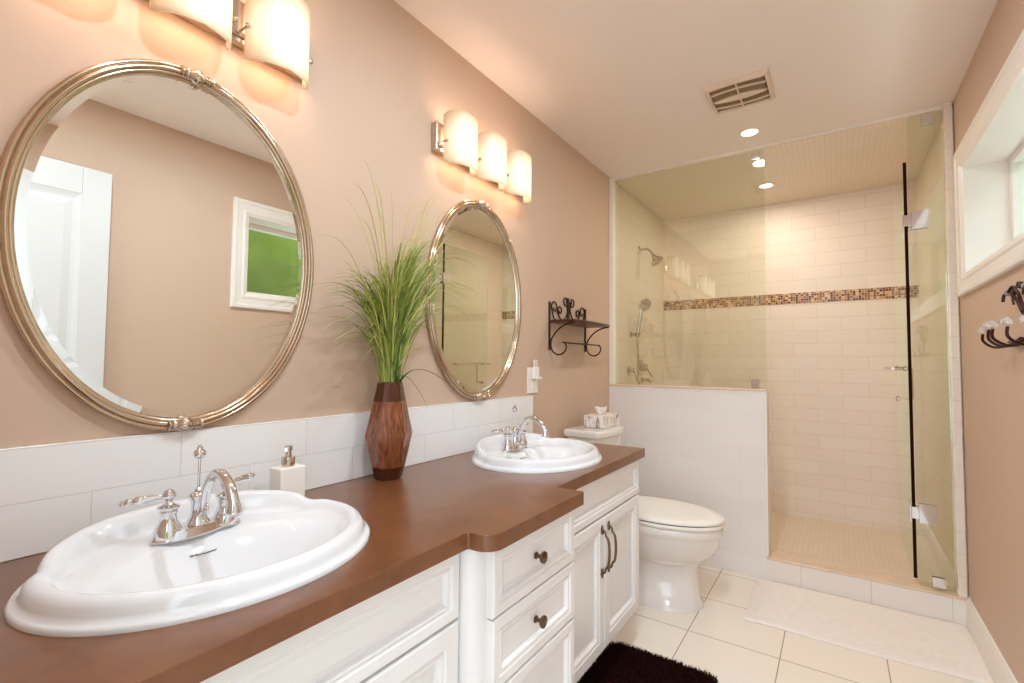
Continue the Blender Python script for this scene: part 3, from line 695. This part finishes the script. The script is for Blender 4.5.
# ------------------------------------------------------------ iron wall shelf
c = thing('wall_shelf', 'scrolled dark iron bracket shelf on the wall above the toilet', 'shelf', (0, 2.42, 1.25))
def flatbar(bm, y, z0, z1): box(bm, .001, .007, y-.006, y+.006, z0, z1)
bm = new()
for y in (2.205, 2.640): flatbar(bm, y, 1.247, 1.505)
box(bm, .001, .009, 2.212, 2.633, 1.393, 1.405); box(bm, .001, .009, 2.405, 2.425, 1.40, 1.545)
obj('back_frame', bm, M_iron, c)
def spiral(y, z, r0, turns, a0, sgn, x=.006, n=26):
    return [(x, y+sgn*r0*(1-.62*k/n)*math.cos(math.radians(a0)+turns*2*PI*k/n), z+r0*(1-.62*k/n)*math.sin(math.radians(a0)+turns*2*PI*k/n)) for k in range(n+1)]
bm = new(); CY = 2.4225
for s in (-1, 1):
    tube(bm, [(.006, CY+s*.006, 1.51), (.006, CY+s*.018, 1.465), (.006, CY+s*.045, 1.430), (.006, CY+s*.080, 1.417), (.006, CY+s*.112, 1.430)]+spiral(CY+s*.108, 1.466, .026, 1.15, -20, s)[::3], .0038, 8, sm=4)
    tube(bm, [(.006, CY+s*.150, 1.410), (.006, CY+s*.178, 1.425)]+spiral(CY+s*.168, 1.480, .036, 1.2, -50, s)[::3], .0038, 8, sm=4)
    tube(bm, [(.006, CY+s*.004, 1.46), (.006, CY+s*.007, 1.50)]+spiral(CY+s*.040, 1.526, .029, 1.2, 190, s)[::-1][-1:0:-3], .0038, 8, sm=4)
obj('scrollwork', bm, M_iron, c, smooth=True)
for y in (2.205, 2.640):
    bm = new(); tube(bm, [(.155, y, 1.392), (.11, y, 1.384), (.062, y, 1.36), (.028, y, 1.325), (.012, y, 1.29), (.018, y, 1.25), (.04, y, 1.229), (.064, y, 1.224), (.09, y, 1.236), (.104, y, 1.262), (.096, y, 1.282), (.085, y, 1.288)], .0042, 8)
    obj('scroll_bracket', bm, M_iron, c, smooth=True)
bm = new(); tube(bm, [(.088, 2.198, 1.286), (.088, 2.648, 1.286)], .004, 8, sm=2); obj('towel_rod', bm, M_iron, c, smooth=True)
pts = [(.009, 2.19), (.155, 2.19)]+[(.155+.02*math.sin(PI*k/16), 2.19+.465*k/16) for k in range(1, 16)]+[(.155, 2.655), (.009, 2.655)]
bm = new(); prism(bm, pts, 1.392, 1.406); obj('shelf_board', bm, M_shelfw, c, bevel=.003)

# ------------------------------------------------------------ toilet
ty = 2.50
c = thing('toilet', 'cream white two-piece toilet between the vanity and the half wall', 'toilet', (.4, ty, 0))
def egg(x0, x1, hw, z, n=48, pw=2.0, xm=None):
    xm = x0+(x1-x0)*.46 if xm is None else xm; r = []
    for i in range(n):
        a = 2*PI*i/n; ca, sa = math.cos(a), math.sin(a)
        if ca >= 0: x = xm+(x1-xm)*ca; y = hw*sa
        else: e = 2/2.8; x = xm-(xm-x0)*abs(ca)**e; y = hw*math.copysign(abs(sa)**e, sa)
        r.append((x, ty+y, z))
    return r
bm = new()
loft(bm, [egg(.10, .700, .152, 0, xm=.50), egg(.10, .700, .150, .016, xm=.50), egg(.105, .686, .132, .030, xm=.48), egg(.115, .676, .113, .10), egg(.12, .674, .110, .18), egg(.13, .684, .116, .205), egg(.15, .715, .138, .228), egg(.17, .750, .162, .262), egg(.185, .772, .178, .305), egg(.195, .782, .186, .345), egg(.195, .785, .187, .352), egg(.20, .790, .191, .358), egg(.20, .792, .192, .392), egg(.21, .786, .187, .398)])
bowl = obj('bowl', bm, M_porc2, c, smooth=True, angle=60)
# visible trapway bulge on the near side and bolt cap
for s in (-1, 1):
    bm = new(); tube(bm, [(.52, ty+s*.075, .26), (.44, ty+s*.085, .30), (.34, ty+s*.088, .28), (.27, ty+s*.085, .20), (.21, ty+s*.08, .12), (.20, ty+s*.075, .03)], lambda t: .046-.008*t, 16)
    tube(bm, [(.33, ty+s*.095, .30), (.40, ty+s*.100, .262), (.48, ty+s*.098, .232), (.56, ty+s*.088, .222), (.63, ty+s*.06, .232)], lambda t: .036-.010*t, 14)
    obj('trapway', bm, M_porc2, bowl, smooth=True, angle=80)
bm = new()
loft(bm, [[(x, ty+y, z) for x, y in ((.03, -a), (.25, -a), (.27, -a+.02), (.27, a-.02), (.25, a), (.03, a))] for a, z in ((.10, .30), (.15, .36), (.17, .395))]); obj('tank_shelf', bm, M_porc2, bowl, bevel=.01)
bm = new(); loft(bm, [egg(.245, .792, .190, .400), egg(.24, .798, .194, .404), egg(.24, .798, .194, .414), egg(.245, .794, .190, .418)]); obj('seat', bm, M_plastic, c, smooth=True, angle=50)
obj('seat_gap', loft(new(), [egg(.25, .786, .184, .4175), egg(.25, .786, .184, .4235)]), M_dark, c)
bm = new(); loft(bm, [egg(.235, .794, .190, .423), egg(.232, .800, .195, .426), egg(.232, .800, .195, .434), egg(.24, .794, .190, .440), egg(.28, .74, .15, .446), egg(.34, .66, .09, .449)]); obj('seat_lid', bm, M_plastic, c, smooth=True, angle=50)
for s in (-1, 1):
    bm = new(); lathe(bm, [(.016, 0), (.016, .03), (.012, .036), (0, .037)], (.245, ty+s*.075, .40), segs=16); obj('seat_hinge', bm, M_plastic, c, smooth=True)
def rr(x0, x1, hw, z, bow, n=10):
    p = [(x0, -hw)]
    for k in range(n+1):
        t = -1+2*k/n; p.append((x1+bow*(1-t*t)-.012*(abs(t)**6), t*hw))
    p.append((x0, hw)); return [(x, ty+y, z) for x, y in p]
bm = new(); loft(bm, [rr(.05, .20, .155, .395, .012), rr(.045, .21, .165, .47, .015), rr(.042, .222, .176, .70, .018), rr(.042, .222, .176, .788, .018)]); obj('tank', bm, M_porc2, c, bevel=.012)
bm = new(); loft(bm, [rr(.036, .232, .184, .786, .024), rr(.033, .238, .189, .793, .026), rr(.033, .238, .189, .816, .026), rr(.037, .230, .181, .825, .024)]); obj('tank_lid', bm, M_porc2, c, bevel=.005)
bm = new(); lathe(bm, [(.014, 0), (.014, .008), (.006, .012), (0, .013)], (.236, ty-.12, .73), (1, 0, 0), 18); tube(bm, [(.244, ty-.12, .73), (.252, ty-.10, .728), (.252, ty-.05, .722)], .005, 10); obj('flush_lever', bm, M_chrome, c, smooth=True)
bm = new(); ball(bm, (.30, ty-.112, .022), .016, 1, 1, .8); obj('bolt_cap', bm, M_plastic, c, smooth=True)

# water supply behind the bowl
c = thing('supply_valve', 'small chrome water valve low on the wall behind the toilet', 'valve', (0.0, 2.28, .17))
bm = new(); lathe(bm, [(.026, 0), (.024, .006), (.009, .009), (.009, .05), (.013, .052), (.013, .075), (.008, .078), (0, .08)], (0, 2.28, .19), (1, 0, 0), 20); obj('valve_body', bm, M_chrome, c, smooth=True)
bm = new(); ball(bm, (.065, 2.255, .19), .016, .5, .4, 1); obj('valve_knob', bm, M_chrome, c, smooth=True)
bm = new(); tube(bm, [(.062, 2.28, .20), (.06, 2.27, .27), (.07, 2.29, .34), (.08, 2.325, .37)], .005, 8); obj('supply_hose', bm, M_nickel, c, smooth=True)

# tissue box on the tank
bx, by = .150, 2.555
c = thing('tissue_box', 'leaf-patterned tissue box resting on the toilet tank lid', 'tissue box', (bx, by, .8255))
bm = new(); box(bm, bx-.060, bx+.060, by-.112, by+.112, .826, .893); o = obj('box', bm, M_tbox, c, bevel=.004)
bm = new(); rg = []
random.seed(5)
for k, (r, z) in enumerate(((.010, .892), (.016, .896), (.024, .908), (.031, .922), (.028, .932), (.016, .928))):
    rg.append([(bx+r*(1+.3*math.sin(3*a+k))*math.cos(a), by-.01+r*1.25*(1+.25*math.cos(4*a+k*.7))*math.sin(a), z+.006*math.sin(5*a+k)) for a in [2*PI*i/40 for i in range(40)]])
loft(bm, rg); obj('tissue', bm, M_tissue, c, smooth=True, angle=180)

# ------------------------------------------------------------ shower glass
GY = D+.045
def glass_box(bm, x0, x1, y0, y1, z0, z1): box(bm, x0, x1, y0, y1, z0, z1)
def clip(parent, x, z, w_=.045, h_=.05):
    bm = new(); box(bm, x-w_/2, x+w_/2, GY-.014, GY-.0055, z-h_/2, z+h_/2); box(bm, x-w_/2, x+w_/2, GY+.0055, GY+.014, z-h_/2, z+h_/2)
    return obj('clip', bm, M_chrome, parent, bevel=.0015)
c = thing('shower_screen', 'wide fixed shower glass panel standing on the tiled half wall', 'shower screen', (.48, GY, ZH))
obj('glass_pane', B(.029, XH-.001, GY-.005, GY+.005, ZH+.001, H-.019), M_glass, c)
clip(c, .885, H-.050); clip(c, .872, ZH+.027)
c = thing('shower_screen', 'narrow fixed shower glass panel beside the right wall', 'shower screen', (1.63, GY, ZC))
GX = 1.566
obj('glass_pane', B(GX, W-.037, GY-.005, GY+.005, ZC+.001, H-.019), M_glass, c)
clip(c, 1.648, H-.048, .05, .05); clip(c, 1.640, ZC+.030, .05, .05)
# door open 90 degrees into the shower
c = thing('shower_door', 'frameless glass shower door swung open into the shower', 'shower door', (GX-.006, GY, ZC+.02))
dxx = GX-.010; DZ0, DZ1 = ZC+.03, 2.20; DL = .62
obj('glass_pane', B(dxx-.005, dxx+.005, GY+.012, GY+.012+DL, DZ0, DZ1), M_glass, c)
obj('edge_seal', B(dxx-.007, dxx+.006, GY+.002, GY+.0115, DZ0, DZ1), M_seal, c)
for z in (1.900, .470):
    bm = new(); box(bm, GX+.008, GX+.075, GY-.014, GY-.0055, z-.045, z+.045); box(bm, GX+.008, GX+.075, GY+.0055, GY+.014, z-.045, z+.045)
    box(bm, dxx-.016, dxx-.0105, GY-.01, GY+.07, z-.045, z+.045); box(bm, dxx+.0055, dxx+.012, GY+.016, GY+.07, z-.045, z+.045)
    box(bm, dxx-.0105, GX+.008, GY-.012, GY-.0035, z-.028, z+.028)
    obj('hinge', bm, M_chrome, c, bevel=.001)
HZ = 1.165
bm = new(); yb0, yb1 = GY+.16, GY+.56
tube(bm, [(dxx-.058, yb0-.04, HZ), (dxx-.058, yb1+.04, HZ)], .008, 12, sm=2)
for y in (yb0, yb1): tube(bm, [(dxx-.058, y, HZ), (dxx-.005, y, HZ)], .007, 12, sm=2); lathe(bm, [(.013, 0), (.013, .006), (.008, .010)], (dxx-.0055, y, HZ), (-1, 0, 0), 18)
obj('towel_bar', bm, M_nickel, c, smooth=True)
bm = new(); tube(bm, [(dxx+.005, yb1, HZ), (dxx+.045, yb1, HZ), (dxx+.058, yb1, HZ-.012), (dxx+.058, yb1, HZ-.165), (dxx+.045, yb1, HZ-.178), (dxx+.005, yb1, HZ-.178)], .008, 12, sm=5)
lathe(bm, [(.013, 0), (.013, .006), (.008, .010)], (dxx-.0055, yb1, HZ-.178), (-1, 0, 0), 18)
obj('pull_handle', bm, M_nickel, c, smooth=True)

# ------------------------------------------------------------ shower fittings on the left wall
X0 = .02
c = thing('overhead_shower', 'nickel shower head on a bent arm high on the shower wall', 'shower head', (X0, 3.55, 2.045))
bm = new(); lathe(bm, [(.030, 0), (.028, .006), (.012, .010), (.010, .014)], (X0, 3.55, 2.045), (1, 0, 0), 24); tube(bm, [(X0+.005, 3.55, 2.045), (X0+.06, 3.55, 2.045), (X0+.09, 3.55, 2.02), (X0+.105, 3.55, 1.995)], .0085, 12); obj('arm', bm, M_nickel, c, smooth=True)
bm = new(); dv = Vector((.55, 0, -.83)); lathe(bm, [(.011, 0), (.016, .006), (.014, .014), (.020, .03), (.040, .055), (.050, .066), (.050, .074), (.044, .076), (0, .076)], Vector((X0+.102, 3.55, 2.0)), dv, 28); obj('head', bm, M_nickel, c, smooth=True)
c = thing('hand_shower', 'nickel hand shower hanging in its wall bracket with a long hose', 'hand shower', (X0, 3.37, 1.39))
bm = new(); lathe(bm, [(.022, 0), (.022, .005), (.010, .009), (.010, .045)], (X0, 3.37, 1.39), (1, 0, 0), 20); lathe(bm, [(.016, -.018), (.018, .0), (.016, .018)], (X0+.052, 3.37, 1.39), (.25, 0, 1), 20); obj('bracket', bm, M_nickel, c, smooth=True)
bm = new(); tube(bm, [(X0+.046, 3.37, 1.365), (X0+.056, 3.37, 1.42), (X0+.068, 3.37, 1.50), (X0+.080, 3.37, 1.565), (X0+.094, 3.37, 1.60)], lambda t: .010+.004*math.sin(PI*t), 14)
lathe(bm, [(.020, -.012), (.046, -.004), (.050, .006), (.046, .014), (0, .016)], (X0+.100, 3.37, 1.603), (.62, -.45, -.50), 28); obj('wand', bm, M_chrome, c, smooth=True)
bm = new(); tube(bm, [(X0+.046, 3.37, 1.365), (X0+.050, 3.375, 1.25), (X0+.045, 3.39, 1.10), (X0+.05, 3.41, .90), (X0+.055, 3.43, .80), (X0+.045, 3.45, .90), (X0+.035, 3.46, 1.02), (X0+.022, 3.46, 1.06)], .0065, 10); obj('hose', bm, M_nickel, c, smooth=True)
c = thing('shower_valve', 'round nickel shower valve with lever above the half wall', 'shower valve', (X0, 3.58, 1.15))
bm = new(); lathe(bm, [(.062, 0), (.060, .006), (.030, .010), (.026, .030), (.028, .034), (.020, .05), (0, .052)], (X0, 3.58, 1.15), (1, 0, 0), 30); obj('escutcheon', bm, M_nickel, c, smooth=True)
bm = new(); tube(bm, [(X0+.045, 3.58, 1.15), (X0+.062, 3.60, 1.11), (X0+.072, 3.63, 1.08)], .007, 10); obj('lever', bm, M_nickel, c, smooth=True)
c = thing('diverter_valve', 'smaller nickel diverter valve left of the round shower valve', 'shower valve', (X0, 3.32, 1.13))
bm = new(); lathe(bm, [(.034, 0), (.032, .006), (.015, .010), (.014, .034), (.018, .036), (.012, .048), (0, .05)], (X0, 3.32, 1.13), (1, 0, 0), 24); obj('escutcheon', bm, M_nickel, c, smooth=True)
bm = new(); tube(bm, [(X0+.04, 3.32, 1.13), (X0+.05, 3.325, 1.10), (X0+.055, 3.33, 1.06)], .006, 10); obj('lever', bm, M_nickel, c, smooth=True)
c = thing('body_outlet', 'nickel hose outlet low behind the half wall glass', 'shower outlet', (X0, 3.60, 1.05))
bm = new(); lathe(bm, [(.026, 0), (.024, .006), (.011, .01), (.011, .04), (.014, .042), (.014, .06), (0, .062)], (X0, 3.60, 1.055), (1, 0, 0), 20); tube(bm, [(X0+.05, 3.60, 1.055), (X0+.055, 3.64, 1.04), (X0+.055, 3.68, 1.045)], .007, 10); obj('outlet_body', bm, M_nickel, c, smooth=True)

# ------------------------------------------------------------ ceiling fittings
cans = []
for k, (x, y) in enumerate(CAN):
    zc = H if y < D else H-.018
    lab = ['recessed ceiling light in front of the shower glass, below the fan grille', 'recessed ceiling light inside the shower', 'added unseen ceiling light brightening the foreground basin', 'added unseen ceiling light brightening the middle of the room'][k]  # the last two fittings are added, unseen housings for the fill lamps
    c = thing('recessed_light', lab, 'ceiling light', (x, y, zc), 'recessed ceiling lights')
    bm = new(); r = .053; n = 40
    loft(bm, [[(x+q*math.cos(2*PI*i/n), y+q*math.sin(2*PI*i/n), zc-h) for i in range(n)] for q, h in ((r, 0), (r, .004), (r-.006, .006), (r-.012, .005), (r-.012, .0))], False, False); obj('trim_ring', bm, M_trim, c, smooth=True)
    bm = new(); lathe(bm, [(r-.013, -.002), (r-.013, -.0005), (0, -.0004)][:2], (x, y, zc), segs=n); obj('lens', bm, M_glow, c)
fx0, fx1, fy0, fy1 = .772, 1.042, 2.243, 2.512
c = thing('exhaust_fan', 'beige bathroom fan grille on the ceiling above the room', 'fan', ((fx0+fx1)/2, (fy0+fy1)/2, H))
def Q(u, v): # grille coords: u across x, v along y, bowed outline
    cx_, cy_ = (fx0+fx1)/2, (fy0+fy1)/2; hx, hy = (fx1-fx0)/2, (fy1-fy0)/2
    return (cx_+hx*u*(1+.0*v), cy_+hy*v*(1-.0*u*u))
def bowed(s, z, n=10):
    p = []
    for k in range(n): t = -1+2*k/n; p.append((t*(1-.0), -1+.08*(t*t)))
    for k in range(n): t = -1+2*k/n; p.append((1-.03*t*t, t))
    for k in range(n): t = 1-2*k/n; p.append((t, 1-.08*(t*t)))
    for k in range(n): t = 1-2*k/n; p.append((-1+.03*t*t, t))
    return [(*Q(a*s, b*s), z) for a, b in p]
bm = new(); R_ = [bowed(s, z) for s, z in ((1, H), (1, H-.008), (.96, H-.020), (.87, H-.022), (.85, H-.012))]; loft(bm, R_, False, False); M_fan = mat('fan_plastic', (226, 206, 186), .5)
obj('grille_frame', bm, M_fan, c, smooth=True, angle=50)
obj('grille_backing', loft(new(), [bowed(.86, H-.0105), bowed(.86, H-.0125)]), M_vent, c)
bm = new()   # four curved bars, the middle one swelling like an eye, and a cross rib
for yc_, a, b in ((-.42, .035, .03), (0.08, .03, .15), (.52, .035, .03)):
    n = 20; up = []; dn = []
    for k in range(n+1):
        t = -1+2*k/n; wv = a+b*(1-t*t)*(1 if b > .1 else 0); bow = -.10*(1-t*t)*(1 if yc_ < 0 else -1 if yc_ > .2 else 0)
        up.append(Q(.83*t, yc_+wv+bow)); dn.append(Q(.83*t, yc_-wv+bow))
    prism(bm, up+dn[::-1], H-.020, H-.013)
box(bm, (fx0+fx1)/2-.003, (fx0+fx1)/2+.003, fy0+.024, fy1-.024, H-.0225, H-.0135)
obj('grille_bar', bm, M_fan, c)
bm = new()
for k in range(46):
    x = fx0+.028+(fx1-fx0-.056)*k/45; box(bm, x-.0011, x+.0011, fy0+.03, fy1-.03, H-.016, H-.0127)
obj('grille_louvre', bm, M_louvre, c)

# ------------------------------------------------------------ crystal hook rack on the right wall
hy = 2.02
c = thing('hook_rack', 'wrought iron hook rack with crystal knobs under the window', 'hook rack', (W, hy, 1.24))
bm = new(); xw = W-.010
for s in (-1, 1):
    tube(bm, [(xw, hy+s*.004, 1.325), (xw, hy+s*.05, 1.345), (xw-.006, hy+s*.066, 1.38), (xw-.018, hy+s*.08, 1.408), (xw-.028, hy+s*.10, 1.408), (xw-.032, hy+s*.102, 1.385)], .0046, 8)
    tube(bm, [(xw, hy+s*.004, 1.330), (xw-.006, hy+s*.028, 1.37), (xw-.014, hy+s*.03, 1.405), (xw-.022, hy+s*.045, 1.425), (xw-.028, hy+s*.06, 1.41)], .0046, 8)
    tube(bm, [(xw, hy+s*.10, 1.41), (xw, hy+s*.13, 1.43), (xw, hy+s*.15, 1.41), (xw, hy+s*.14, 1.38)], .0035, 8)
tube(bm, [(xw, hy, 1.44), (xw, hy, 1.25)], .005, 8, sm=2)
tube(bm, [(xw, hy-.20, 1.262), (xw, hy, 1.250), (xw, hy+.20, 1.262)], .005, 8)
for y_ in (-.085, .085, -.04, .04): lathe(bm, [(.004, 0), (.012, .004), (.008, .010), (0, .012)], (xw-.004, hy+y_, 1.412 if abs(y_) > .05 else 1.43), (-1, 0, 0), 8)
obj('scroll_frame', bm, M_iron, c, smooth=True)
for y_, xo, zz in ((-.235, .058, 1.302), (.255, .052, 1.302), (-.10, .066, 1.306), (.115, .064, 1.310), (.01, .075, 1.306)):
    bm = new(); yy = hy+y_
    tube(bm, [(xw, hy+y_*.3, 1.27), (xw-.012, hy+y_*.6, 1.250), (xw-xo*.6, hy+y_*.9, 1.246), (xw-xo, yy, 1.268), (xw-xo, yy, zz-.010)], .0042, 8); h = obj('hook', bm, M_iron, c, smooth=True)
    bm = new(); bmesh.ops.create_icosphere(bm, subdivisions=1, radius=.0155, matrix=Matrix.Translation((xw-xo, yy, zz+.004))); obj('crystal_knob', bm, M_crystal, h)
for y_ in (-.085, .085):
    bm = new(); bmesh.ops.create_icosphere(bm, subdivisions=1, radius=.012, matrix=Matrix.Translation((xw-.022, hy+y_, 1.412))); obj('crystal_bead', bm, M_crystal, c)

# ------------------------------------------------------------ bath mats
random.seed(8)
def rrect(x0, x1, y0, y1, r, n=6):
    return arc(x1-r, y1-r, r, 0, 90, n)+arc(x0+r, y1-r, r, 90, 180, n)+arc(x0+r, y0+r, r, 180, 270, n)+arc(x1-r, y0+r, r, 270, 360, n)
rx0, rx1, ry0, ry1 = .450, .88, 1.20, 1.965
bm = new(); prism(bm, rrect(rx0+.008, rx1-.008, ry0+.008, ry1-.008, .05), .001, .016)
def inside(x, y, r=.055):
    dx_ = max(rx0+r-x, x-(rx1-r), 0); dy_ = max(ry0+r-y, y-(ry1-r), 0); return dx_*dx_+dy_*dy_ <= r*r
for k in range(16000):
    x = random.uniform(rx0, rx1); y = random.uniform(ry0+.25, ry1)
    if not inside(x, y): continue
    h = random.uniform(.010, .018); lx, ly = random.gauss(0, .005), random.gauss(0, .005); s = .0022
    a = random.uniform(0, PI); v1 = bm.verts.new((x+s*math.cos(a), y+s*math.sin(a), .014)); v2 = bm.verts.new((x-s*math.cos(a), y-s*math.sin(a), .014)); v3 = bm.verts.new((x+lx, y+ly, .014+h*.8)); bm.faces.new((v1, v2, v3))
tag(obj('bath_mat', bm, M_rug), 'dark chocolate brown shaggy bath mat on the floor in front of the vanity', 'bath mat')
mx0, mx1, my0, my1 = .875, 1.715, 2.485, 3.003
bm = new(); nx, ny = 60, 40; G = []
for i in range(nx+1):
    row = []
    for j in range(ny+1):
        u, v = i/nx, j/ny; x = mx0+(mx1-mx0)*u+.004*math.sin(9*v); y = my0+(my1-my0)*v+.006*math.sin(7*u+1)*(1-v)+.02*u*(1-v)
        e = min(u, 1-u, v, 1-v); z = .009+.003*math.sin(11*u+3*v)*math.sin(7*v)*.6+(.0015*random.random())-(.005 if e == 0 else 0)
        row.append(bm.verts.new((x, y, max(.004, z))))
    G.append(row)
for i in range(nx):
    for j in range(ny): bm.faces.new((G[i][j], G[i+1][j], G[i+1][j+1], G[i][j+1]))
edge = [e for e in bm.edges if len(e.link_faces) == 1]
r_ = bmesh.ops.extrude_edge_only(bm, edges=edge); vs = [v for v in r_['geom'] if isinstance(v, bmesh.types.BMVert)]
for v in vs: v.co.z = .001
tag(obj('bath_mat', bm, M_mat, smooth=True, angle=60), 'white towelling bath mat lying along the shower curb', 'bath mat')
